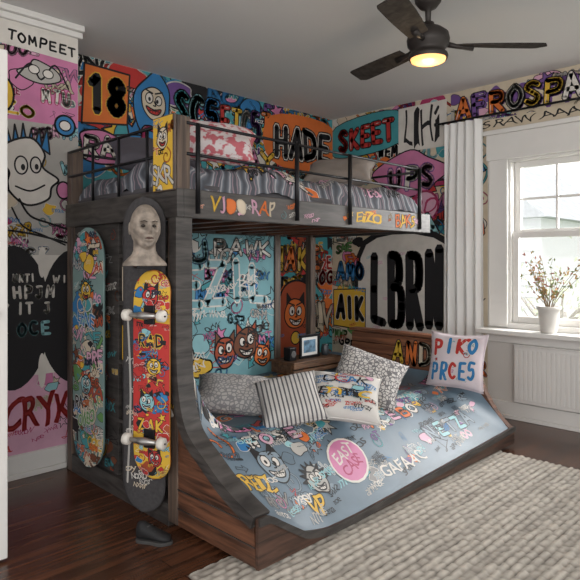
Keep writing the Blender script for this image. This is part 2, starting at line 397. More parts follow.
gm,nt,b=newmat('window_glass'); b.inputs['Base Color'].default_value=(1,1,1,1); b.inputs['Roughness'].default_value=0; b.inputs['Alpha'].default_value=.10
box('glass',XR+.048,XR+.050,WY0+.06,WY1-.06,.78,1.39,gm,win,bev=0)

# radiator under window
rad=empty('radiator',(XR-.03,1.5,.33))
boxes('panel',[(XR-.05,XR-.018,1.0,1.94,.14,.57)],M_white,rad,.006)
boxes('fins',[(XR-.056,XR-.05,1.93-.028-i*.034,1.93-i*.034,.165,.545) for i in range(27)],M_white,rad,.003)
boxes('top_grille',[(XR-.062,XR-.018,1.0,1.94,.571,.580)],M_white,rad,.002)

# exterior house & greenery outside the window
M_side=mat('house_siding','dfe2e4',.8,var=.02); M_roof=mat('house_roof','b4b7ba',.8)
hs=empty('neighbour_house',(11,4.2,0))
boxes('body',[(10,15,4.0,8.0,-3.2,2.0)]+[(9.98,10,4.0,8,-3.2+i*.2,-3.19+i*.2+.02) for i in range(26)],M_side,hs,0)
prism('roof',[(3.8,1.95),(6,3.6),(8.2,1.95)],'x',9.8,15.2,M_roof,hs,0)
boxes('windows',[(9.93,9.97,4.35,4.85,.3,1.3),(9.93,9.97,5.6,6.1,.3,1.3)],mat('far_pane','8e9aa4',.2),hs,0)
box('lawn',4.6,40,-20,30,-3.4,-3.2,mat('grass','8b9878',.9),bev=0)
tr=empty('garden_tree',(8.5,3.0,-3.2)); rr=random.Random(4); tl=[([(8.5,3.1,-3.198),(8.5,3.12,-1),(8.55,3.15,.5)],[.16,.12,.08])]
for i in range(26):
    a=rr.uniform(0,6.28); z=rr.uniform(-.8,.4); l=rr.uniform(.5,1.2)
    tl.append(([(8.5,3.12,z),(8.5+l*.5*math.cos(a),3.12+l*.5*math.sin(a),z+l*.5),(8.5+l*math.cos(a)*.8,3.12+l*.9*math.sin(a),z+l*1.0)],[.03,.018,.006]))
tubes('branches',tl,mat('bark','a09a90',.9),tr,6)
LV=[];LF=[]
for i in range(700):
    c=Vector((8.5+rr.gauss(0,.6),3.12+rr.gauss(0,.55),.0+rr.gauss(0,.5))); u=Vector((rr.gauss(0,1),rr.gauss(0,1),rr.gauss(0,1))).normalized()*.05; w=u.orthogonal().normalized()*.03
    n=len(LV); LV+=[c-u,c+w,c+u,c-w]; LF.append((n,n+1,n+2,n+3))
mobj('leaves',LV,LF,mat('pale_leaf','bcc6a8',.8),tr)

# ---------------------------------------------------------------- murals
def wall_back_map(y): return lambda u,v,l:(u,y-l,v)
P=Paint(11,.04)
P.shape([(1.5,-.1),(4.5,-.1),(4.5,2.7),(1.5,2.7)],'teal',None,smooth=False)
P.fillr(1.6,1.85,4.4,2.6,210,.17)
P.fillr(3.3,.1,4.4,1.5,110,.14,['orange','red','rust','yellow','k','cream','orange','brown'])
P.shape([(1.80,2.14),(2.14,2.18),(2.16,2.54),(1.82,2.55)],'orange','k',.014,False)
P.brush('18',1.83,2.24,2.13,2.47,'k',.06,'yellow',.008,hl=False,gap=.05,jit=.02)
P.blob(1.95,1.98,.2,.12,'pink'); P.brush('RAW',1.8,1.93,2.2,2.05,'w',.03,'k',.008,gap=.15)
P.blob(2.36,2.35,.17,.21,'blue'); P.face(2.36,2.38,.11,'cream','yellow',.010,2); P.text('OK',2.26,2.06,2.52,2.2,'mag','k',.03,.01)
P.brush('SC5',2.54,2.27,2.96,2.50,['teal','lteal','blue'],.055,'k',.014,sh='purple',gap=.05)
P.brush('ETC5T',2.98,2.26,3.54,2.48,['red','yellow','w','purple','orange'],.034,'k',.010,sh='lteal',gap=.12)
P.shape([(3.55,2.1),(4.36,2.06),(4.36,2.52),(3.55,2.5)],'orange',None)
P.brush('HADE',3.58,2.17,4.34,2.41,'k',.055,'w',.010,halo='k',hw_=.012,hl=False,gap=.12)
P.brush('MORAY',2.7,2.03,3.6,2.15,['pink','yellow','w'],.035,'k',.010,gap=.15)
P.tags(1.8,2.0,4.3,2.55,10,.07,('w','k'))
P.brush('MAKE',3.54,1.14,4.20,1.32,['yellow','orange'],.04,'k',.012,sh='brown')
P.shape([(3.62,.3),(3.6,.7),(3.72,.98),(3.95,1.02),(4.1,.85),(4.1,.3)],'rust','k',.02)
P.face(3.86,.72,.13,'orange','k',.012,1)
P.oval(3.86,.5,.06,.06,'yellow','k',.012); P.text('JIV',4.12,.55,4.36,.8,'cream','k',.03,.01)
P.stroke([(3.5,.4),(3.56,.8),(3.5,1.05)],.03,'k');P.tags(3.5,.25,4.35,1.3,12,.07)
P.build('mural_back',wall_back_map(YB),wb,clip=(1.585,0,XR-.002,HC-.002))

P=Paint(5,.04)
P.shape([(-.1,-.1),(2.5,-.1),(2.5,2.7),(-.1,2.7)],'cream',None,smooth=False)
P.fillr(0,1.4,1.6,2.6,140,.13,['teal','lteal','orange','pink','mag','yellow','w','cream','red','purple','blue','k']); P.fillr(0,.0,1.5,1.4,120,.12,['w','cream','teal','pink','yellow','k','blue','green','orange'])
P.shape([(.04,2.22),(.78,2.26),(.76,2.56),(.05,2.52)],'teal','k',.008)
P.brush('SKEET',.08,2.28,.74,2.45,'red',.038,'k',.012,slope=.06,gap=.15)
P.shape([(.78,2.17),(1.26,2.17),(1.26,2.56),(.78,2.56)],'w',None,.008,False); P.text('LIHi',.84,2.22,1.20,2.52,'k',None,0,0,hl=False,over=.8)
P.blob(.9,1.95,.36,.2,'pink');P.brush('UPS',.66,1.86,1.16,2.02,['lpink','w'],.045,'purple',.012)
P.brush('BE',.1,2.0,.45,2.17,['w','yellow'],.045,'k',.012,sh='blue')
P.oval(1.05,1.68,.13,.13,'lpink','mag',.02);P.text('RO',.95,1.62,1.16,1.75,'mag',None,0,0,hl=False)
P.brush('ETA',.55,1.45,1.2,1.6,['lteal','w'],.04,'k',.012)
P.shape([(.40,.50),(.38,1.40),(1.30,1.38),(1.28,.5)],'k',None,.02)
P.shape([(.43,.55),(.42,1.36),(1.26,1.34),(1.24,.54)],'w',None,.02)
P.tags(.46,.58,1.2,1.32,14,.05,('lgrey','lpink','lteal'))
P.brush('LBRN',.46,.66,1.24,1.26,'k',.085,'k',.0,hl=False,gap=.16,jit=.03)
P.brush('AMO',.05,1.04,.40,1.18,'blue',.035,'k',.010)
P.shape([(.02,.58),(.02,.93),(.41,.95),(.41,.56)],'yellow','k',.01,False)
P.brush('AIK',.05,.66,.40,.86,'k',.045,'w',.006,hl=False,gap=.1)
P.brush('ANDCO',.3,.33,1.25,.48,['orange','yellow','cream'],.04,'k',.012,sh='brown')
P.text('JAK',1.30,.9,1.5,1.1,'green','k',.03,.01);P.text('eZ',1.3,.55,1.5,.8,'red','k',.02,.008)
P.tags(.0,.2,.4,1.4,6,.07)
rmap=lambda u,v,l:(XR-l,YB-u,v)
P.build('mural_corner',rmap,wr,clip=(.002,.132,1.62,HC-.002))
P=Paint(9,.04)
P.shape([(1,2),(6,2),(6,2.7),(1,2.7)],'cream',None,smooth=False)
P.fillr(1.3,2.2,3.8,2.6,90,.11,['w','cream','yellow','orange','lpink','lgrey','purple','lteal'])
P.brush('AFROSPANK',1.34,2.38,2.62,2.53,['orange','purple','orange','w','yellow','yellow','w','orange','yellow'],.034,'k',.009,sh='purple',gap=.12)
P.text('BANKS',2.7,2.33,3.6,2.55,['teal','w'],'k',.03,.014)
P.shape([(1,2.23),(5,2.23),(5,2.32),(1,2.32)],'cream',None,smooth=False)
P.text('EWS RAW AAA JOZ',1.4,2.255,2.6,2.31,'k',None,0,0,hl=False)
P.build('mural_above_window',rmap,wr,clip=(1.30,2.235,5,HC-.002),base=.006)

P=Paint(21,.03)
P.shape([(-1,-.1),(1.7,-.1),(1.7,2.7),(-1,2.7)],'lgrey',None,smooth=False)
P.shape([(-.5,1.95),(1.7,2.0),(1.7,2.42),(-.5,2.46)],'pink',None,smooth=False)
P.shape([(-.5,.12),(1.7,.12),(1.7,.62),(-.5,.66)],'lpink',None,smooth=False)
P.fillr(.7,1.2,1.6,2.45,80,.08,['pink','lpink','w','lteal','cream','mag','yellow','w'])
P.fillr(.7,.2,1.6,1.2,40,.07,['pink','lpink','w','lteal','cream'])
P.shape([(1.0,2.40),(1.6,2.38),(1.6,2.53),(1.0,2.53)],'w',None,smooth=False)
P.brush('TOMPEET',1.17,2.43,1.57,2.48,'k',.012,'k',0,slope=-.03,hl=False)
P.blob(1.36,2.28,.11,.06,'lgrey','k',.008);P.stroke([(1.22,2.22),(1.3,2.32),(1.36,2.24),(1.44,2.34),(1.52,2.22)],.010,'k')
P.oval(1.32,2.29,.03,.025,'w','k',.006);P.oval(1.40,2.28,.03,.025,'w','k',.006);P.brush('MTU',1.36,2.12,1.54,2.19,'w',.016,'mag',.006,hl=False)
P.oval(1.16,2.12,.05,.09,'yellow','k',.012)
P.oval(1.50,2.0,.06,.06,'blue','k',.012);P.oval(1.50,2.0,.035,.03,'w','k',.008)
for a in range(6): P.shape([(1.16+.04*a,1.80+.01*a),(1.17+.045*a,1.95+.012*(a%3)),(1.21+.04*a,1.82)],'blue','k',.01,False)
P.shape([(1.16,1.84),(1.30,1.90),(1.38,1.82),(1.37,1.74),(1.46,1.68),(1.42,1.63),(1.40,1.56),(1.28,1.52),(1.18,1.6),(1.14,1.72)],'w','k',.012)
P.oval(1.25,1.74,.035,.05,'w','k',.009);P.oval(1.33,1.75,.03,.045,'w','k',.009);P.oval(1.26,1.73,.012,.018,'k',None);P.oval(1.335,1.74,.011,.017,'k',None)
P.stroke([(1.22,1.62),(1.30,1.60),(1.38,1.64)],.01,'k');P.blob(1.14,1.66,.05,.07,'k')
P.stroke([(1.24,1.55),(1.3,1.46),(1.42,1.42),(1.56,1.38)],.012,'k');P.stroke([(1.2,1.5),(1.26,1.4),(1.38,1.35),(1.5,1.3)],.01,'k')
P.oval(1.49,1.62,.04,.05,'pink','k',.01)
P.tags(1.1,1.28,1.6,1.5,8,.05)
P.stroke([(1.1,1.38),(1.3,1.36),(1.57,1.3)],.012,'k')
P.shape([(.9,.56),(.9,1.24),(1.6,1.24),(1.6,.56)],'w',None,smooth=False)
for dx,dy,a,b,ro in ((-.1,.2,.12,.22,.35),(.13,.18,.11,.22,-.3),(-.1,-.18,.12,.22,-.35),(.13,-.18,.11,.22,.35),(0,0,.20,.17,0)):
    P.oval(1.36+dx,.88+dy,a,b,'k',None,rot=ro,n=24)
P.oval(1.365,1.20,.022,.09,'w',None);P.oval(1.365,.58,.022,.10,'w',None);P.oval(1.575,.88,.03,.05,'w',None)
P.brush('URTI',1.20,1.09,1.33,1.13,'w',.010,'k',0,hl=False);P.brush('WI',1.42,1.08,1.52,1.12,'w',.010,'k',0,hl=False)
P.brush('HPJM',1.20,1.00,1.44,1.06,'w',.016,'k',0,hl=False)
P.brush('IT J',1.22,.91,1.42,.97,'w',.014,'k',0,hl=False)
P.brush('OCE',1.22,.79,1.42,.86,'lteal',.018,'k',0,hl=False)
P.text('CRYK',1.16,.27,1.54,.44,'red','pink',.012,.010,hl=False,over=.9);P.tags(1.1,.16,1.55,.3,7,.06,('mag','red'))
P.build('mural_left',wall_back_map(YL),wl,clip=(-.3,.132,1.578,HC-.071))

# ---------------------------------------------------------------- bunk bed
BX0,BX1,BY0,BY1=1.49,3.56,2.20,3.32
bed=empty('bunk_bed',(2.5,2.6,0))
FR=.024
boxes('posts',[(BX0,BX0+.07,BY0,BY0+.075,FR,1.86),(BX0,BX0+.07,BY1-.06,BY1,0,1.84),(3.10,3.16,BY1-.06,BY1,0,1.41),(BX1-.06,BX1,BY1-.06,BY1,0,1.84)],M_postw,bed,.004)
boxes('deck_rails',[(BX0+.026,BX1,BY0-.015,BY0+.02,1.40,1.53),(BX0-.01,BX0+.025,BY0-.015,BY1,1.40,1.53),(BX1-.03,BX1,BY0+.021,BY1,1.40,1.53),(BX0+.03,BX1-.03,BY1-.03,BY1,1.40,1.53)],M_dwood,bed,.004)
boxes('deck_slats',[(BX0+.03,BX1-.03,BY0+.02,BY1-.03,1.43,1.45)]+[(BX0+.1+i*.24,BX0+.16+i*.24,BY0+.02,BY1-.03,1.405,1.43) for i in range(8)],M_bwood,bed,.002)
g=[]; zt=1.83
for z in (zt,1.69):
    g.append(([(BX0+.05,BY0,z),(BX1-.1,BY0,z)],.008)); g.append(([(BX0,BY0+.04,z),(BX0,BY1-.03,z)],.008))
g.append(([(BX0+.05,BY1-.02,zt),(BX1-.02,BY1-.02,zt)],.009)); g.append(([(BX1-.02,BY0+.1,zt),(BX1-.02,BY1-.02,zt)],.009))
for x in (2.235,2.68,3.42): g.append(([(x,BY0-.018,1.42),(x,BY0-.018,zt)],.013))
g.append(([(BX0+.1,BY0-.018,1.42),(BX0+.1,BY0-.018,zt)],.012))
for y in (2.45,2.72,3.0): g.append(([(BX0,y,1.5),(BX0,y,zt)],.008))
tubes('guard_rail',g,M_metal,bed,8)
box('mattress_upper',BX0+.04,BX1-.04,BY0+.05,BY1-.04,1.45,1.57,mat('mattress_fabric','4a484b',.9),bed,.02)

P=Paint(31)
P.shape([(0,0),(.3,0),(.3,2),(0,2)],'yellow',None,smooth=False)
P.fillr(0,1.4,.3,1.86,30,.045,['yellow','w','k','orange','cream','lteal']); P.face(.22,1.76,.045,'cream','k',.005,1)
P.text('SKR',.14,1.55,.3,1.64,'w','k',.010,.003,hl=False)
box('corner_board',BX0-.024,BX0-.011,BY0-.01,BY0+.16,1.52,1.86,M_postw,bed,.002)
P.build('corner_board_paint',lambda u,v,l:(BX0-.024-l,BY0+.3-u,v),bed,clip=(.142,1.525,.308,1.855))
P=Paint(32); P.fillr(0,.1,.08,1.4,22,.035,['yellow','w','lteal','orange']); P.build('post_paint',lambda u,v,l:(BX0-l,BY0+.075-u,v),bed,clip=(.004,.5,.07,1.39))
P=Paint(33)
P.fillr(1.6,1.42,3.5,1.5,12,.025,['lpink','orange','yellow','lteal']);P.tags(1.6,1.43,3.5,1.5,10,.05,('orange','lpink','lgrey'))
P.text('VJ.. RAP',1.66,1.435,2.08,1.505,['yellow','lpink','orange','cream'],None,0,.003,hl=False,over=.9)
P.text('Eizo',2.75,1.44,3.0,1.5,'yellow',None,0,0,hl=False);P.text('BAK5',3.15,1.43,3.36,1.505,['orange','yellow'],'k',.01,.002,hl=False)
P.build('deck_lettering',lambda u,v,l:(u,BY0-.015-l,v),bed,clip=(1.6,1.41,3.54,1.525))

box('back_panel',BX0+.06,3.10,BY1-.045,BY1-.02,.1,1.40,M_dwood,bed,0)
P=Paint(41,.03)
bgp=hx('75a6ae')
P.shape([(1.5,.1),(3.2,.1),(3.2,1.5),(1.5,1.5)],bgp,None,smooth=False)
P.fillr(1.6,.4,3.1,1.4,130,.11,['lteal','w','teal',hx('83aeb8'),bgp,'lteal','pink','blue'])
P.brush('JEZIL',2.02,.92,3.04,1.18,[hx('8db6be'),bgp],.045,'w',.012,gap=.12,hl=False)
P.brush('LEU',1.85,1.2,2.5,1.33,['lteal','w'],.03,'dblue',.010,hl=False)
P.brush('RAWK',2.5,1.25,3.08,1.35,'w',.02,'k',.008,hl=False)
P.face(2.62,.56,.10,'rust','brown',.012,1);P.face(2.82,.60,.11,'brown','rust',.012,1);P.face(2.98,.50,.08,'orange','rust',.01,1)
P.blob(2.4,.48,.12,.07,'yellow');P.brush('BO',2.05,.48,2.36,.64,'w',.04,'k',.012,hl=False)
P.tags(1.7,.45,3.05,1.3,40,.1,('k','w','dblue','w'))
P.build('back_panel_mural',wall_back_map(BY1-.045),bed,clip=(BX0+.09,.3,3.10,1.395))

prof=[(1.68,.215),(1.78,.252),(1.89,.302),(2.0,.37),(2.08,.42),(2.13,.47),(2.17,.56),(2.195,.70),(2.203,.9),(2.205,1.40)]
pr=cat(prof,5)
prism('ramp_side_panel',[(1.681,FR)]+pr[1:]+[(2.25,1.40),(2.25,FR)],'x',BX0+.005,BX0+.05,M_bwood,bed,0)
n=len(pr)
def offs(i,w):
    a=pr[max(i-1,0)];b=pr[min(i+1,n-1)];dx=b[0]-a[0];dy=b[1]-a[1];l=math.hypot(dx,dy);return (pr[i][0]+dy/l*w,pr[i][1]-dx/l*w)
inner=[offs(i,.04) for i in range(n)]
inner=[(min(max(p[0],1.68),2.27),max(p[1],FR)) for p in inner]
prism('ramp_edge_band',pr+inner[::-1],'x',BX0-.012,BX0+.0045,M_dwood,bed,0)
cop=[offs(i,-.012) for i in range(n)]
prism('ramp_coping',pr+cop[::-1],'x',BX0-.012,BX0+.075,M_dwood,bed,0)
boxes('side_plank_seams',[(BX0,BX0+.006,1.684,2.2,.10+i*.085,.104+i*.085) for i in range(2)],M_dwood,bed,0)
ZF=[(1.49,.215),(1.60,.13),(1.75,.062),(1.9,.046),(2.1,.05),(2.6,.072),(3.72,.125)]
XE=3.72
def zf(x): return interp(ZF,x)
def PL(y):
    if y<2.2: return interp(prof,y)
    return .36+.45*math.exp(-(y-2.2)/.10)
def S(x,y):
    s=max(0,(2.12-y)/.44); z=.36-(.36-zf(x))*min(1,s)**1.25
    w=math.exp(-max(0,x-1.54)/.11)
    z=z+(max(min(PL(y),.85),z)-z)*w
    we=math.exp(-max(0,3.67-x)/.05)*min(1,max(0,(y-1.67)/.25)); z+=.10*we
    z+=.006*noise.noise(Vector((x*5,y*5,0)))*(1 if y>2 else .2)
    return z
xs=[1.49+i*(XE-1.49)/80 for i in range(81)]
SF=lambda x:max(S(max(x,1.54),1.675),FR+.015)
prism('front_fascia',[(x,SF(x)+.004) for x in xs]+[(XE,FR),(1.49,FR)],'y',1.660,1.676,M_fasc,bed,0)
prism('front_top_trim',[(x,SF(x)+.008) for x in xs]+[(x,max(FR,SF(x)-.022)) for x in xs[::-1]],'y',1.650,1.6595,M_dwood,bed,0)
prism('end_panel',cat([(1.665,.125),(1.74,.19),(1.82,.30),(1.89,.45),(1.92,.60),(1.95,.66)],5)+[(2.95,.66),(2.95,FR),(1.665,FR)],'x',3.671,XE,M_bwood,bed,.003)
boxes('headboard_planks',[(3.645,3.67,1.95,2.95,.345+i*.078,.418+i*.078) for i in range(4)]+[(3.635,3.73,1.93,2.97,.66,.68)],M_plank,bed,.004)
NX,NY=110,84; V=[];F=[]
for i in range(NX+1):
    for j in range(NY+1):
        x=1.54+(3.67-1.54)*i/NX; y=1.675+(3.27-1.675)*j/NY; V.append((x,y,S(x,y)))
for i in range(NX):
    for j in range(NY):
        a=i*(NY+1)+j; F.append((a,a+NY+1,a+NY+2,a+1))
M_ramp=mat('ramp_surface_bluegrey','5f7280',.45,var=.16,scale=5)
mobj('ramp_surface',V,F,M_ramp,bed,True)
P=Paint(51)
bl=hx('5f7280');bl2=hx('8394a0');bl3=hx('4c5f6f')
P.fillr(1.6,2.05,3.6,3.2,190,.10,['lgrey','teal','pink','grey','orange','yellow','teal',bl,'cream','blue','red'])
P.fillr(1.62,1.75,2.3,2.15,44,.055,[bl2,'lteal','grey',bl3,'lgrey',bl,bl2,'teal','pink','orange','blue'])
P.fillr(2.3,1.74,3.6,2.1,64,.05,[bl2,'teal','grey',bl3,'lpink',bl2,'blue','yellow','orange','purple'])
P.face(1.84,1.95,.075,bl2,'k',.006,1);P.face(2.02,1.84,.055,'lgrey','k',.006,0)
P.text('REIZ',1.60,1.84,1.76,1.91,'yellow','k',.010,.003,hl=False);P.text('VP',1.88,1.72,1.98,1.79,'yellow','k',.010,.003,hl=False)
P.brush('WOSE',1.78,2.05,2.14,2.11,['w','lpink'],.016,'k',.005,hl=False)
P.brush('NETZA',2.95,1.80,3.45,1.87,[bl2,'lteal'],.018,'k',.005,hl=False);P.brush('ACEBO',2.6,1.97,3.1,2.03,['orange','w','lpink'],.016,'k',.005,hl=False)
P.tags(1.65,1.72,3.6,2.2,80,.05,('lgrey','k','w','k','lteal'))
P.oval(2.28,1.87,.13,.095,'pink','w',.010,rot=.3);P.text('EAST',2.20,1.875,2.36,1.925,'w',None,0,0.002,hl=False,slope=.25,over=.9);P.text('CASE',2.20,1.82,2.36,1.865,'mag',None,0,0.002,hl=False,slope=.25,over=.9)
P.text('GAFAAC',2.42,1.735,2.80,1.79,'w',None,.010,.002,hl=False,over=.9)
P.build('ramp_graphics',lambda u,v,l:(u,v,S(u,v)+l),bed,clip=(1.57,1.69,3.655,3.25),grid=.03,base=.0015,eps=.00004,m=M_deco)
P=Paint(53); P.brush('ANDCO',.38,.46,.95,.60,['yellow','orange','cream'],.028,'k',.008,hl=False); P.build('headboard_lettering',lambda u,v,l:(3.643-l,2.95-u,v),bed,clip=(.0,.35,1.0,.65))

# left end shelf
SD=.11
boxes('end_shelf',[(BX0+.02,BX0+.04,2.76,BY1-.06,.10,1.40),(BX0+SD,BX0+SD+.012,2.28,BY1-.06,.10,1.40),(BX0+.04,BX0+SD,2.74,2.76,.10,1.40),(BX0,BX0+SD+.012,2.27,BY1-.06,.0,.10)]+[(BX0+.01,BX0+SD-.001,2.276,2.74,z,z+.02) for z in (.38,.68,.98,1.22)],M_dwood,bed,.002)
P=Paint(61); P.fillr(0,.1,.5,1.35,50,.07,['teal','orange','brown','grey','k','yellow','rust']);P.tags(.0,.2,.5,1.35,16,.07,('lgrey','teal','orange'));P.build('end_panel_mural',lambda u,v,l:(BX0+.02-l,3.26-u,v),bed,clip=(.005,.11,.50,1.395))
sb=empty('shelf_books',(1.55,2.5,.7)); bl_={}
for z,n0 in ((.401,6),(.701,5),(1.001,5)):
    y=2.735
    for i in range(n0):
        w=R.uniform(.022,.04); h=R.uniform(.14,.2); c=R.choice(['yellow','cream','teal','red','grey','k']); bl_.setdefault(c,[]).append((BX0+.025,BX0+.1,y-w,y-.002,z,z+h)); y-=w
for c,l in bl_.items(): boxes('books_'+c,l,mat('book_'+c,PC[c],.7),sb,.002)

# ---------------------------------------------------------------- bedding (upper)
V=[];F=[];NX,NY=180,80
def Q(x,y):
    z=1.69+.05*noise.noise(Vector((x*2.6,y*3.5,1)))+.024*noise.noise(Vector((x*8,y*9,2)))+.009*noise.noise(Vector((x*20,y*22,5)))
    e=min(y-2.235,x-1.53,3.53-x,3.28-y); z-=.16*math.exp(-max(e,0)/.04); return z
for i in range(NX+1):
    for j in range(NY+1):
        x=1.53+2.0*i/NX; y=2.235+1.03*j/NY; V.append((x,y,Q(x,y)))
for i in range(NX):
    for j in range(NY):
        a=i*(NY+1)+j; F.append((a,a+NY+1,a+NY+2,a+1))
m,nt,b=newmat('patterned_quilt')
tc=nt.nodes.new('ShaderNodeTexCoord');mp=nt.nodes.new('ShaderNodeMapping');mp.inputs['Rotation'].default_value=(0,0,math.radians(35))
w=nt.nodes.new('ShaderNodeTexWave');w.inputs['Scale'].default_value=3.2;w.inputs['Distortion'].default_value=3.5;w.inputs['Detail'].default_value=2;w.inputs['Detail Scale'].default_value=1.6
cr=nt.nodes.new('ShaderNodeValToRGB')
els=[(0,'474a51'),(.25,'646a73'),(.42,'8f9298'),(.5,'b3aeb0'),(.56,'71757d'),(.78,'555a62'),(.88,'95828a'),(.95,'4d5058')]
cr.color_ramp.elements[0].color=(*hx(els[0][1]),1);cr.color_ramp.elements[1].position=els[1][0];cr.color_ramp.elements[1].color=(*hx(els[1][1]),1)
for p,c in els[2:]:
    e=cr.color_ramp.elements.new(p);e.color=(*hx(c),1)
nt.links.new(tc.outputs['Object'],mp.inputs['Vector']);nt.links.new(mp.outputs['Vector'],w.inputs['Vector']);nt.links.new(w.outputs['Fac'],cr.inputs['Fac']);nt.links.new(cr.outputs['Color'],b.inputs['Base Color']);b.inputs['Roughness'].default_value=.9
qm=empty('quilt',(2.5,2.7,1.63))
o=mobj('quilt_cloth',V,F,m,qm,True)
P=Paint(71);P.fillr(1.9,2.26,2.5,2.8,26,.08,['lteal','orange','pink','w','yellow']);P.tags(1.9,2.26,3.4,3.1,50,.09,('lgrey','k','lpink','k'));P.text('WAZ',1.95,2.27,2.4,2.5,['yellow','lpink','w'],'k',.02,.006,hl=False)
P.build('quilt_print',lambda u,v,l:(u,v,Q(u,v)+l),qm,clip=(1.56,2.26,3.4,3.2),grid=.04,base=.003,eps=.00003,m=M_cloth)

# ---------------------------------------------------------------- pillows
def pillow_pt(u,v,w,h,t,sgn=1):
    k=1-.10*(1-abs(v)**2)*abs(u)**3; k2=1-.10*(1-abs(u)**2)*abs(v)**3
    th=t/2*((1-u**4)*(1-v**4))**.55*(1+.10*noise.noise(Vector((u*2.2,v*2.2,w*9)))+.05*noise.noise(Vector((u*5,v*5,w*3))))
    return Vector((u*w/2*k,-sgn*th,v*h/2*k2))
def pillow(name,w,h,t,M,m,paint=None,n=26):
    e=bpy.data.objects.new(name,None);COL.objects.link(e);e.empty_display_size=.1;e.matrix_world=M
    V=[];F=[]
    for sg in (1,-1):
        b=len(V)
        for i in range(n+1):
            for j in range(n+1): V.append(pillow_pt(-1+2*i/n,-1+2*j/n,w,h,t,sg))
        for i in range(n):
            for j in range(n):
                a=b+i*(n+1)+j; f=(a,a+n+1,a+n+2,a+1); F.append(f if sg==1 else f[::-1])
    o=mobj('cover',V,F,m,e,True)
    bm=bmesh.new();bm.from_mesh(o.data);bmesh.ops.remove_doubles(bm,verts=bm.verts,dist=.0006);bm.to_mesh(o.data);bm.free()
    loop=[pillow_pt(-1+2*i/20,-1,w,h,t) for i in range(20)]+[pillow_pt(1,-1+2*i/20,w,h,t) for i in range(20)]+[pillow_pt(1-2*i/20,1,w,h,t) for i in range(20)]+[pillow_pt(-1,1-2*i/20,w,h,t) for i in range(21)]
    tubes('piping',[(loop,.004)],m,e,6)
    if paint:
        paint.build('print',lambda u,v,l: pillow_pt(u,v,w,h,t)+Vector((0,-l,0)),e,clip=(-.93,-.93,.93,.93),grid=.05,base=.002,eps=.00012,m=M_cloth)
    return e
def PM(loc,yaw,lean,roll=0):
    return Matrix.Translation(loc)@Matrix.Rotation(math.radians(yaw),4,'Z')@Matrix.Rotation(math.radians(-lean),4,'X')@Matrix.Rotation(math.radians(roll),4,'Y')
def stripemat(name,c1,c2,sc,rot=0,thr=.5,dist=0.,kind='wave'):
    m,nt,b=newmat(name);tc=nt.nodes.new('ShaderNodeTexCoord');mp=nt.nodes.new('ShaderNodeMapping');mp.inputs['Rotation'].default_value=(0,math.radians(rot),0)
    if kind=='wave':
        w=nt.nodes.new('ShaderNodeTexWave');w.inputs['Scale'].default_value=sc;w.inputs['Distortion'].default_value=dist;out=w.outputs['Fac']
    else:
        w=nt.nodes.new('ShaderNodeTexVoronoi');w.feature='DISTANCE_TO_EDGE';w.inputs['Scale'].default_value=sc;out=w.outputs['Distance']
    cr=nt.nodes.new('ShaderNodeValToRGB');cr.color_ramp.elements[0].color=(*hx(c1),1);cr.color_ramp.elements[1].color=(*hx(c2),1);cr.color_ramp.elements[0].position=thr;cr.color_ramp.elements[1].position=thr+.04
    nt.links.new(tc.outputs['Object'],mp.inputs['Vector']);nt.links.new(mp.outputs['Vector'],w.inputs['Vector']);nt.links.new(out,cr.inputs['Fac']);nt.links.new(cr.outputs['Color'],b.inputs['Base Color']);b.inputs['Roughness'].default_value=.9
    return m
M_p1=stripemat('pillow_grey_pattern','8a898b','b6b3b0',42,thr=.10,kind='v')
M_p2=stripemat('pillow_stripe','5d5c60','c2bfbb',14,thr=.3)
M_p3=mat('pillow_white','c8c5c0',.9,var=.05)
M_p4=stripemat('pillow_trellis','6c6a6c','c4c1bd',44,thr=.09,kind='v')
pillow('throw_pillow',.42,.32,.13,PM((2.10,2.56,.46),-35,66,10),M_p1)
pillow('throw_pillow',.34,.32,.14,PM((2.19,2.19,.47),-50,50,-16),M_p2)
P=Paint(81,.1)
P.tags(-.8,-.8,.8,.8,34,.26);P.fillr(-.8,-.8,.8,.8,9,.15,['yellow','lteal','lpink']);P.text('OGAK',-.65,.25,.65,.6,['k','red','blue','k'],None,0,.0,hl=False);P.text('EnTic',-.7,-.3,.7,0,['k','yellow','k'],None,0,.0,hl=False)
pillow('throw_pillow',.40,.34,.13,PM((2.48,2.06,.46),-42,56,10),M_p3,P)
pillow('throw_pillow',.43,.37,.13,PM((2.90,2.22,.49),-40,46,26),M_p4)
P=Paint(82,.1);P.fillr(-.9,-.9,.9,.9,12,.15,['red','lteal','lpink']);P.brush('PIKO',-.8,.2,.8,.7,['red','blue','red','blue'],.12,'w',.02,hl=False,slope=.08);P.brush('PRCE5',-.8,-.7,.8,-.15,['blue','blue','red'],.10,'w',.02,hl=False,slope=.08)
pillow('lettered_cushion',.40,.38,.10,PM((3.57,1.99,.535),-84,14,0),mat('cushion_pink_white','cfc3c8',.9,var=.1),P)
m,nt,b=newmat('pillow_red_pattern');tc=nt.nodes.new('ShaderNodeTexCoord')
w=nt.nodes.new('ShaderNodeTexNoise');w.inputs['Scale'].default_value=26;w.inputs['Detail'].default_value=2;cr=nt.nodes.new('ShaderNodeValToRGB');cr.color_ramp.elements[0].position=.45;cr.color_ramp.elements[1].position=.52;cr.color_ramp.elements[0].color=(*hx('b5626a'),1);cr.color_ramp.elements[1].color=(*hx('cdc4c4'),1)
nt.links.new(tc.outputs['Object'],w.inputs['Vector']);nt.links.new(w.outputs['Fac'],cr.inputs['Fac']);nt.links.new(cr.outputs['Color'],b.inputs['Base Color']);b.inputs['Roughness'].default_value=.9
pillow('bed_pillow',.44,.32,.15,PM((1.86,2.42,1.82),-30,54,12),m)
pillow('bed_pillow',.50,.36,.14,PM((3.22,2.72,1.84),-60,60,0),mat('pillow_taupe','8a817a',.9))
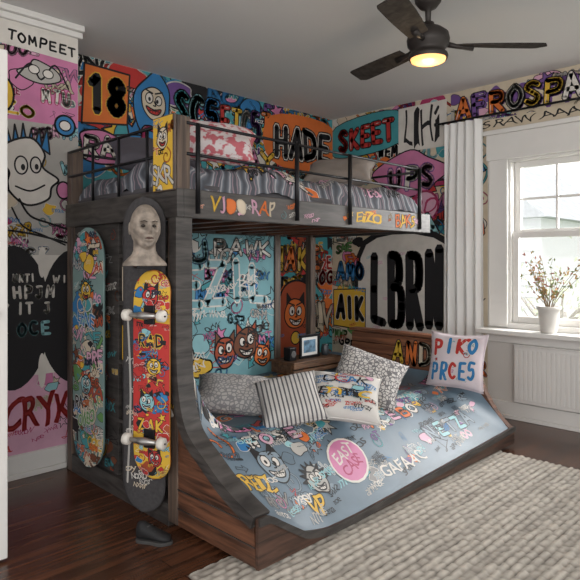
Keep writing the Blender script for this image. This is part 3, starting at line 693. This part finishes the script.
pillow('bed_pillow',.50,.36,.14,PM((1.86,2.97,1.82),-20,60,0),mat('pillow_dark_print','55525a',.9))

# ---------------------------------------------------------------- bedside box with items
M_crate=wood('crate_wood','4a3426','7b5a41',(2,12,12),3,.6)
cr_=empty('low_crate',(3.3,3.1,.4))
boxes('slats',[(3.02,3.55,2.98,3.0,.375,.405),(3.02,3.55,2.98,3.0,.415,.449),(3.02,3.04,3.001,3.22,.375,.449),(3.53,3.55,3.001,3.22,.375,.449),(3.02,3.55,2.98,3.24,.45,.465)],M_crate,cr_,.003)
pf=empty('picture_frame',(3.32,3.08,.55));boxes('frame_bars',[(3.18,3.40,3.07,3.085,.466,.486),(3.18,3.40,3.07,3.085,.625,.645),(3.18,3.20,3.07,3.085,.486,.625),(3.38,3.40,3.07,3.085,.486,.625),(3.28,3.31,3.085,3.13,.466,.52)],M_metal,pf,.002);boxes('mount',[(3.20,3.38,3.078,3.082,.486,.625)],M_white,pf,0);box('print',3.225,3.355,3.074,3.0775,.508,.603,mat('print_blue','5f7f96',.5,var=.6,scale=30),pf,0)
lathe('small_jar',[(0,0),(.026,0),(.03,.02),(.03,.06),(.022,.075),(.024,.085),(0,.085)],(3.47,3.08,.466),mat('jar_dark','3d4348',.3),n=24)
sp=empty('desk_speaker',(3.09,3.1,.52));box('cabinet',3.05,3.12,3.05,3.12,.466,.565,M_metal,sp,.006)
V,F=lathe_vf([(.0005,0),(.024,0),(.027,.003),(.020,.006),(.008,.003),(.0005,.004)],0,0,0,24)
mobj('cone',[(3.085+a,3.05-c,.515+b_) for a,b_,c in V],F,mat('speaker_cone','555555',.6),sp,True)

# ---------------------------------------------------------------- skateboards
def hw(s,L,W):
    e=L/2-abs(s);r=W/2*1.15
    return W/2*(1-(1-min(1,e/r))**2.2)**.5 if e<r else W/2
def deck_pt(s,k,L,W,kick,off=0):
    y=0
    a=abs(s)-(L/2-.17)
    if a>0: y+=kick*(a/.17)**1.6
    y+=.008*k*k
    return Vector((hw(s,L,W)*k,y-off,s))
def deck(L,W,kick,m,parent,name='deck'):
    ss=[]
    N=90
    for i in range(N+1): ss.append(-L/2*math.cos(math.pi*i/N))
    K=12;V=[];F=[]
    for s in ss:
        for j in range(K+1): V.append(deck_pt(s,-1+2*j/K,L,W,kick))
    for i in range(N):
        for j in range(K):
            a=i*(K+1)+j;F.append((a,a+1,a+K+2,a+K+1))
    o=mobj(name,V,F,m,parent,True);md=o.modifiers.new('s','SOLIDIFY');md.thickness=.011;md.offset=-1
    return o
def boardE(name,M):
    e=bpy.data.objects.new(name,None);COL.objects.link(e);e.matrix_world=M;return e
def lean(loc,yaw,l): return Matrix.Translation(loc)@Matrix.Rotation(math.radians(yaw),4,'Z')@Matrix.Rotation(math.radians(-l),4,'X')
def trucks(e,zs,W):
    for i,z in enumerate(zs):
        boxes('baseplate_%d'%i,[(-.028,.028,-.012,.0,z-.042,z+.042)],M_metal,e,.003)
        tubes('hanger_%d'%i,[([(-W*.36,-.045,z),(0,-.05,z),(W*.36,-.045,z)],[.009,.018,.009]),([(0,-.01,z-.01),(0,-.045,z)],.014)],mat('truck_alloy','a7a5a2',.35,.8),e,10)
        tubes('axle_%d'%i,[([(-W*.56,-.045,z),(W*.56,-.045,z)],.004)],M_metal,e,8)
        wl_=[]
        for sg in (-1,1): wl_.append(([(sg*W*.38,-.045,z),(sg*W*.40,-.045,z),(sg*W*.52,-.045,z),(sg*W*.54,-.045,z)],[.021,.026,.026,.021]))
        tubes('wheels_%d'%i,wl_,mat('urethane','d2cdc4',.5),e,18)
e=boardE('longboard',lean((1.425,2.385,.775),-70,0.0)); deck(1.45,.24,.0,mat('griptape','3f3d3e',.95,var=.2,scale=60),e)
P=Paint(91);P.stroke([(-.09,-.6),(-.07,-.2),(-.09,.2)],.012,'lgrey');P.tags(-.1,-.65,.1,.0,16,.05,('w','lgrey','cream'));P.build('scuffs',lambda u,v,l:deck_pt(v,u/.12,1.45,.24,0,l),e,clip=(-.1,-.64,.1,.6),grid=.06)
e=boardE('skateboard',lean((1.405,2.285,.695),-68,0)); deck(.94,.195,.02,mat('deck_ply','b0702c',.4),e)
P=Paint(92,.01)
P.shape([(-.2,-.6),(.2,-.6),(.2,.6),(-.2,.6)],'red',None,smooth=False)
P.shape([(-.2,.26),(.2,.22),(.2,.6),(-.2,.6)],'yellow',None,smooth=False);P.shape([(-.2,-.6),(.2,-.6),(.2,-.28),(-.2,-.25)],'yellow',None,smooth=False)
P.fillr(-.09,-.45,.09,.45,130,.035,['yellow','red','red','k','rust','red','yellow','red','blue','lteal'])
P.face(0,.35,.042,'red','k',.005,1);P.face(.02,.04,.035,'yellow','blue',.004,0);P.face(-.02,-.12,.038,'lteal','k',.004,1);P.face(.02,-.37,.035,'red','k',.004,1)
P.brush('RAD',-.07,.13,.07,.18,'k',.010,'yellow',.003,hl=False);P.brush('ZAK',-.07,-.245,.07,-.20,'yellow',.010,'k',.003,hl=False)
P.fillr(-.09,-.45,.09,.45,60,.02,['yellow','red','k','blue'])
P.build('deck_graphic',lambda u,v,l:deck_pt(v,u/max(.02,hw(v,.94,.195)) if abs(u)<hw(v,.94,.195) else math.copysign(1,u),.94,.195,.02,l+.0005),e,clip=(-.097,-.463,.097,.463),grid=.02,eps=.00003)
trucks(e,(.27,-.28),.2)
e=boardE('longboard',lean((1.445,2.985,.745),-88,0)); deck(1.28,.33,.0,mat('deck_teal','6f8a88',.5),e)
P=Paint(93,.015);P.shape([(-.2,-.7),(.2,-.7),(.2,.7),(-.2,.7)],hx('78928f'),None,smooth=False)
P.fillr(-.16,-.62,.16,.62,120,.075,['teal','yellow','cream','orange','lpink','lgrey','green','brown','k','rust','cream','blue']);P.face(0,.3,.05,'yellow','teal',.006,0);P.face(0,-.2,.05,'lteal','orange',.006,1);P.fillr(-.16,-.62,.16,.62,40,.035,['teal','yellow','cream','orange','k','brown'])
P.build('deck_graphic',lambda u,v,l:deck_pt(v,u/max(.02,hw(v,1.28,.33)) if abs(u)<hw(v,1.28,.33) else math.copysign(1,u),1.28,.33,0,l+.0005),e,clip=(-.163,-.635,.163,.635),grid=.03,eps=.00003)

# ---------------------------------------------------------------- mannequin bust
def gauss(d,c,s): return math.exp(-sum(((a-b)/k)**2 for a,b,k in zip(d,c,s)))
hd=bpy.data.objects.new('mannequin_bust',None);COL.objects.link(hd)
hd.matrix_world=Matrix.Translation((1.355,2.245,1.348))@Matrix.Rotation(math.radians(-18),4,'Z')@Matrix.Scale(.87,4)
V=[];F=[];NU,NV=96,72
for j in range(NV+1):
    ph=-math.pi/2+math.pi*j/NV
    for i in range(NU):
        th=2*math.pi*i/NU; dx=math.cos(ph)*math.sin(th);dy=-math.cos(ph)*math.cos(th);dz=math.sin(ph)
        x=.074*dx;y=.095*dy;z=.118*dz
        if dz<0: 
            x*=1-.20*(-dz)**1.5
            if dy>0: y*=1-.45*(-dz)
        if dy>0: y*=1.08
        if dy<.2:
            f=0
            f+=.032*gauss((dx,dz),(0,-.14),(.13,.12))+.015*gauss((dx,dz),(0,.05),(.09,.16))
            f+=.007*gauss((dx,dz),(.12,-.19),(.08,.06))+.007*gauss((dx,dz),(-.12,-.19),(.08,.06))
            for sg in (-1,1):
                f-=.028*gauss((dx,dz),(sg*.36,.06),(.20,.12)); f+=.014*gauss((dx,dz),(sg*.34,.26),(.26,.07)); f+=.010*gauss((dx,dz),(sg*.55,-.16),(.18,.14))
                f+=.009*gauss((dx,dz),(sg*.36,.05),(.11,.055)); f-=.010*gauss((dx,dz),(sg*.45,-.45),(.12,.2))
            f+=.012*gauss((dx,dz),(0,-.40),(.24,.05))+.012*gauss((dx,dz),(0,-.52),(.20,.05))-.010*gauss((dx,dz),(0,-.46),(.25,.025))-.006*gauss((dx,dz),(0,-.64),(.25,.05))
            f+=.014*gauss((dx,dz),(0,-.80),(.28,.12))
            y-=f
        V.append((x,y,z))
for j in range(NV):
    for i in range(NU):
        k=(i+1)%NU;F.append((j*NU+i,j*NU+k,(j+1)*NU+k,(j+1)*NU+i))
nk=[(.054,.050,-.02,.012),(.054,.050,-.08,.012),(.056,.050,-.115,.010),(.066,.052,-.135,.008),(.088,.058,-.155,.006),(.108,.060,-.175,.004),(.112,.058,-.19,.004),(.0,.0,-.19,.004)]
b0=len(V)
for rx,ry,z,oy in nk:
    for i in range(NU): a=2*math.pi*i/NU;V.append((rx*math.cos(a),oy+ry*math.sin(a),z))
for q in range(len(nk)-1):
    for i in range(NU): k=(i+1)%NU;F.append((b0+q*NU+i,b0+(q+1)*NU+i,b0+(q+1)*NU+k,b0+q*NU+k))
for sg in (-1,1):
    b0=len(V)
    for j in range(13):
        ph=-math.pi/2+math.pi*j/12
        for i in range(16):
            a=2*math.pi*i/16; V.append((sg*(.074+.006*math.cos(ph)*math.cos(a)),.012+.017*math.cos(ph)*math.sin(a),-.005+.032*math.sin(ph)))
    for j in range(12):
        for i in range(16): k=(i+1)%16;F.append((b0+j*16+i,b0+j*16+k,b0+(j+1)*16+k,b0+(j+1)*16+i))
o=mobj('head_and_neck',V,F,mat('aged_plaster_skin','8c8176',.65,var=.42,scale=26,bump=.3),hd,True)
md=o.modifiers.new('r','REMESH');md.mode='VOXEL';md.voxel_size=.0028;md.use_smooth_shade=True
md=o.modifiers.new('s','SMOOTH');md.iterations=2
M_eye=mat('eye_dark','2a2420',.2)
for sg in (-1,1):
    V,F=lathe_vf([(0.0001,-.008),(.006,-.006),(.010,-.003),(.011,0),(.010,.003),(.006,.006),(.0001,.008)],sg*.0265,-.0735,.006,16); mobj('eye_%d'%(sg+1),V,F,M_eye,hd,True)
    tubes('brow_%d'%(sg+1),[([(sg*.012,-.0985,.024),(sg*.026,-.0985,.030),(sg*.044,-.0855,.025)],[.0015,.0022,.001])],M_eye,hd,6)
tubes('mouth_line',[([(-.022,-.090,-.0555),(-.010,-.097,-.0535),(0,-.099,-.0545),(.010,-.097,-.0535),(.022,-.090,-.0555)],[.001,.0045,.005,.0045,.001])],mat('lip_dark','4a2d27',.5),hd,6)
boxes('stand',[(-.04,.04,.0,.09,-.203,-.188)],M_metal,hd,.002)

sn=bpy.data.objects.new('sneaker',None);COL.objects.link(sn);sn.matrix_world=Matrix.Translation((1.36,2.19,0))@Matrix.Rotation(math.radians(-60),4,'Z')@Matrix.Scale(.85,4)
def shoe(name,tab,m,z0=0):
    V=[];F=[];n=20
    for x,w,h,c in tab:
        for i in range(n):
            a=2*math.pi*i/n; V.append((x,c+w*math.cos(a),z0+max(0,h/2+h/2*math.sin(a)*1.0)))
    for k in range(len(tab)-1):
        for i in range(n): j=(i+1)%n;F.append((k*n+i,k*n+j,(k+1)*n+j,(k+1)*n+i))
    F.append(tuple(range(n)));F.append(tuple(range((len(tab)-1)*n,len(tab)*n)))
    return mobj(name,V,F,m,sn,True)
shoe('upper',[(-.085,.01,.05,0),(-.08,.03,.085,0),(-.05,.034,.09,0),(-.02,.034,.075,0),(.02,.036,.058,0),(.06,.038,.042,0),(.085,.03,.035,0),(.098,.008,.02,0)],mat('black_canvas','18181a',.7),.012)
prism('sole',[(p[0],p[1]) for p in cat([(-.09,0),(-.07,.036),(0,.036),(.06,.042),(.102,.012),(.102,-.012),(.06,-.042),(0,-.036),(-.07,-.036)],4,True)],'z',0,.018,mat('rubber_sole','3c3b3a',.7),sn,.003)
tubes('laces',[([(.0,-.02,.07),(.01,.02,.068)],.003),([(.02,-.02,.064),(.03,.02,.060)],.003),([(-.02,-.02,.083),(-.01,.02,.080)],.003)],mat('lace','4a4a4a',.8),sn,6)

# ---------------------------------------------------------------- rug
rx0,rx1,ry0,ry1=1.30,3.56,-.9,1.86
st=.0095; nx=int((rx1-rx0)/st); ny=int((ry1-ry0)/st)
V=[];C=[];F=[];c1=Vector(hx('c6bfb4'));c2=Vector(hx('6d665f'))
for i in range(nx+1):
    for j in range(ny+1):
        x=rx0+i*st;y=ry0+j*st
        wv=.010*noise.noise(Vector((x*5,y*5,7)))
        row=(y+wv)/.036; k=math.floor(row); a=abs(math.sin(math.pi*row))
        col=(x+wv)/.07+.5*(k%2); bb=abs(math.sin(math.pi*col)); cell=noise.noise(Vector((math.floor(col)*3.7,k*5.3,1)))
        nz=noise.noise(Vector((x*45,y*45,3)))
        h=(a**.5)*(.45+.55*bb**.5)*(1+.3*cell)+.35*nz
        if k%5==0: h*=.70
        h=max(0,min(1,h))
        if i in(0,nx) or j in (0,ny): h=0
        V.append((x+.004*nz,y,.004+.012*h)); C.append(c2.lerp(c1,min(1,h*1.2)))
for i in range(nx):
    for j in range(ny):
        a=i*(ny+1)+j;F.append((a,a+ny+1,a+ny+2,a+1))
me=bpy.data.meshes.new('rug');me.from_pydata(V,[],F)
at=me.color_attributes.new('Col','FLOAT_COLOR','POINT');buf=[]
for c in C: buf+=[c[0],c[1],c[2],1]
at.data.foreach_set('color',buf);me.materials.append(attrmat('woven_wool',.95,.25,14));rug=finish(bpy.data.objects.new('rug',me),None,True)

# ---------------------------------------------------------------- curtain + rod
cu=empty('curtain',(4.28,2.33,1.4));V=[];F=[];N=120;K=30
for i in range(N+1):
    t=i/N
    for k in range(K+1):
        z=.54+(2.322-.54)*k/K; sp_=1-.10*(k/K); y=2.33+( .5-t)*.36*sp_
        V.append((4.285+.016*math.sin(t*2*math.pi*4.5+.6*math.sin(z*1.5))+.006*math.sin(t*23+z*2),y,z))
for i in range(N):
    for k in range(K): a=i*(K+1)+k;F.append((a,a+K+1,a+K+2,a+1))
cm,nt,b=newmat('sheer_linen');b.inputs['Base Color'].default_value=(.92,.92,.90,1);b.inputs['Roughness'].default_value=.9
tb=nt.nodes.new('ShaderNodeBsdfTranslucent');tb.inputs['Color'].default_value=(.9,.89,.87,1);mx=nt.nodes.new('ShaderNodeMixShader');mx.inputs[0].default_value=.2
nt.links.new(b.outputs[0],mx.inputs[1]);nt.links.new(tb.outputs[0],mx.inputs[2]);nt.links.new(mx.outputs[0],nt.nodes['Material Output'].inputs['Surface'])
mobj('drape',V,F,cm,cu,True)
rd=empty('curtain_rod',(4.285,1.6,2.34));tubes('pole',[([(4.285,2.56,2.335),(4.285,.5,2.335)],.009),([(4.285,2.585,2.335),(4.285,2.555,2.335)],[.016,.016]),([(4.285,2.53,2.335),(4.379,2.53,2.335)],.006),([(4.285,.9,2.335),(4.379,.9,2.335)],.006)],M_metal,rd,10)

# ---------------------------------------------------------------- potted plant
pl=empty('potted_plant',(4.30,1.665,.69));px,py,pz=4.30,1.665,.6905
lathe('pot',[(0,0),(.052,0),(.056,.01),(.072,.13),(.074,.165),(.082,.168),(.084,.19),(.076,.192),(.070,.17),(.0,.165)],(px,py,pz),mat('glazed_ceramic','cbc8c2',.35,var=.05),pl,36)
rr=random.Random(12);tl=[];LV=[];LF=[];LI=[]
for i in range(20):
    a=rr.uniform(0,6.28);l=rr.uniform(.28,.50);sx=rr.uniform(.1,.6)
    dx,dy=math.cos(a)*sx*.2,math.sin(a)*sx
    pts=[(px+dx*.03,py+dy*.03,pz+.16)]
    for k in range(1,7):
        t=k/6;pts.append((px+dx*t*l+rr.gauss(0,.004),py+dy*t*l*1.3+rr.gauss(0,.006),pz+.16+l*(t-.25*t*t*sx)))
    tl.append((pts,[.003,.0026,.0022,.0018,.0014,.0012,.001]))
    for k in range(2,7):
        for q in range(2):
            c=Vector(pts[k])+Vector((rr.gauss(0,.008),rr.gauss(0,.016),rr.gauss(0,.014)));u=Vector((rr.gauss(0,.4),rr.gauss(0,1),rr.gauss(0,1))).normalized()*rr.uniform(.012,.020);w=u.cross(Vector((1,.2,.1))).normalized()*.006
            n=len(LV);LV+=[c-u,c-u*.2+w,c+u,c-u*.2-w];LF.append((n,n+1,n+2,n+3));LI.append(rr.choice([0,0,1,2,2]))
tubes('stems',tl,mat('twig','6e5c44',.8),pl,5)
o=mobj('leaves',LV,LF,mat('leaf_ochre','b8935a',.7),pl);o.data.materials.append(mat('leaf_rose','b07264',.7));o.data.materials.append(mat('leaf_green','7f8c56',.7))
for p,i in zip(o.data.polygons,LI): p.material_index=i

# ---------------------------------------------------------------- ceiling fan
fx,fy=2.71,1.676;fan=empty('ceiling_fan',(fx,fy,2.4));M_fan=mat('fan_bronze','35302d',.5,.4);M_bl=wood('fan_blade_wood','2b2725','45403c',(8,8,1),3,.85)
M_bl.node_tree.nodes['Principled BSDF'].inputs['Specular IOR Level'].default_value=.2
lathe('canopy',[(.0,2.6),(.07,2.599),(.068,2.575),(.045,2.545),(.016,2.53),(.014,2.47)],(fx,fy,0),M_fan,fan)
lathe('motor_housing',[(.014,2.47),(.03,2.465),(.035,2.445),(.075,2.43),(.105,2.405),(.112,2.375),(.108,2.345),(.09,2.325),(.085,2.305),(.10,2.298),(.104,2.285),(.098,2.27)],(fx,fy,0),M_fan,fan,40)
lm=mat('warm_lamp_glass','ffb870',.4,emit=1.6)
lathe('light_lens',[(.092,2.275),(.088,2.262),(.06,2.252),(.0,2.248)],(fx,fy,0),lm,fan,36)
for k in range(3):
    a=math.radians(-45+1+120*k);ca,sa=math.cos(a),math.sin(a)
    V=[];F=[];N=24
    for i in range(N+1):
        t=i/N;r=.17+.45*t;w=.048+.018*math.sin(min(1,t*1.2)*math.pi/2)
        if t>.93: w*=math.sqrt(max(.02,1-((t-.93)/.07)**2*.75))
        for s_ in (-1,1):
            for zz in (0,.007):
                V.append((fx+ca*r-sa*w*s_,fy+sa*r+ca*w*s_,2.345+zz+s_*.012))
    for i in range(N):
        a0=i*4
        for p,q in ((0,1),(1,3),(3,2),(2,0)): F.append((a0+p,a0+q,a0+4+q,a0+4+p))
    F.append((0,2,3,1));F.append((N*4,N*4+1,N*4+3,N*4+2))
    mobj('blade_%d'%(k+1),V,F,M_bl,fan)
    tubes('bracket_%d'%(k+1),[([(fx+ca*.09,fy+sa*.09,2.355),(fx+ca*.15,fy+sa*.15,2.342),(fx+ca*.24,fy+sa*.24,2.338)],[.016,.012,.02])],M_fan,fan,8)

# ---------------------------------------------------------------- door at left
dr=empty('door_1',(.5,2.48,1));
boxes('slab',[(.10,.862,2.462,2.50,.012,2.05)],M_white,dr,.004)
boxes('latch_plate',[(.862,.8635,2.468,2.494,.93,1.09)],M_metal,dr,0)
tubes('handle',[([(.80,2.462,1.0),(.80,2.41,1.0)],.011),([(.80,2.412,1.0),(.70,2.412,1.0)],.009)],M_metal,dr,10)
box('wall_side',-1.8,.09,2.44,2.54,0,HC,M_wall,bev=0)

# ---------------------------------------------------------------- lights, world, camera
w=bpy.data.worlds.new('World');sc.world=w;w.use_nodes=True;bg=w.node_tree.nodes['Background'];bg.inputs['Color'].default_value=(.96,.96,.97,1);bg.inputs['Strength'].default_value=1.6
def area(name,loc,tgt,size,en,col):
    l=bpy.data.lights.new(name,'AREA');l.shape='RECTANGLE';l.size=size[0];l.size_y=size[1];l.energy=en;l.color=col
    o=bpy.data.objects.new(name,l);COL.objects.link(o);o.location=loc;o.rotation_euler=(Vector(tgt)-Vector(loc)).to_track_quat('-Z','Y').to_euler();return o
area('daylight_window',(5.6,.75,2.2),(3.0,2.3,.6),(1.8,1.9),330,(1,.98,.96))
area('room_bounce_light',(-.9,-1.0,1.5),(2.8,2.6,1.3),(2.2,1.6),50,(1,.97,.93))
l=bpy.data.lights.new('fan_bulb','POINT');l.energy=2.5;l.color=(1,.72,.42);l.shadow_soft_size=.05;o=bpy.data.objects.new('fan_bulb',l);COL.objects.link(o);o.location=(fx,fy,2.2)
l=bpy.data.lights.new('sun','SUN');l.energy=2.2;l.angle=.02;o=bpy.data.objects.new('sun',l);COL.objects.link(o);o.location=(0,0,6);o.rotation_euler=Vector((.5,.25,-.83)).to_track_quat('-Z','Y').to_euler()
cam=bpy.data.cameras.new('Camera');co=bpy.data.objects.new('Camera',cam);COL.objects.link(co);co.location=(0,0,1.2);co.rotation_euler=(math.radians(90),0,math.radians(-45))
cam.sensor_width=36;cam.lens=36*586/580;cam.shift_y=-28/580;cam.clip_start=.05;sc.camera=co
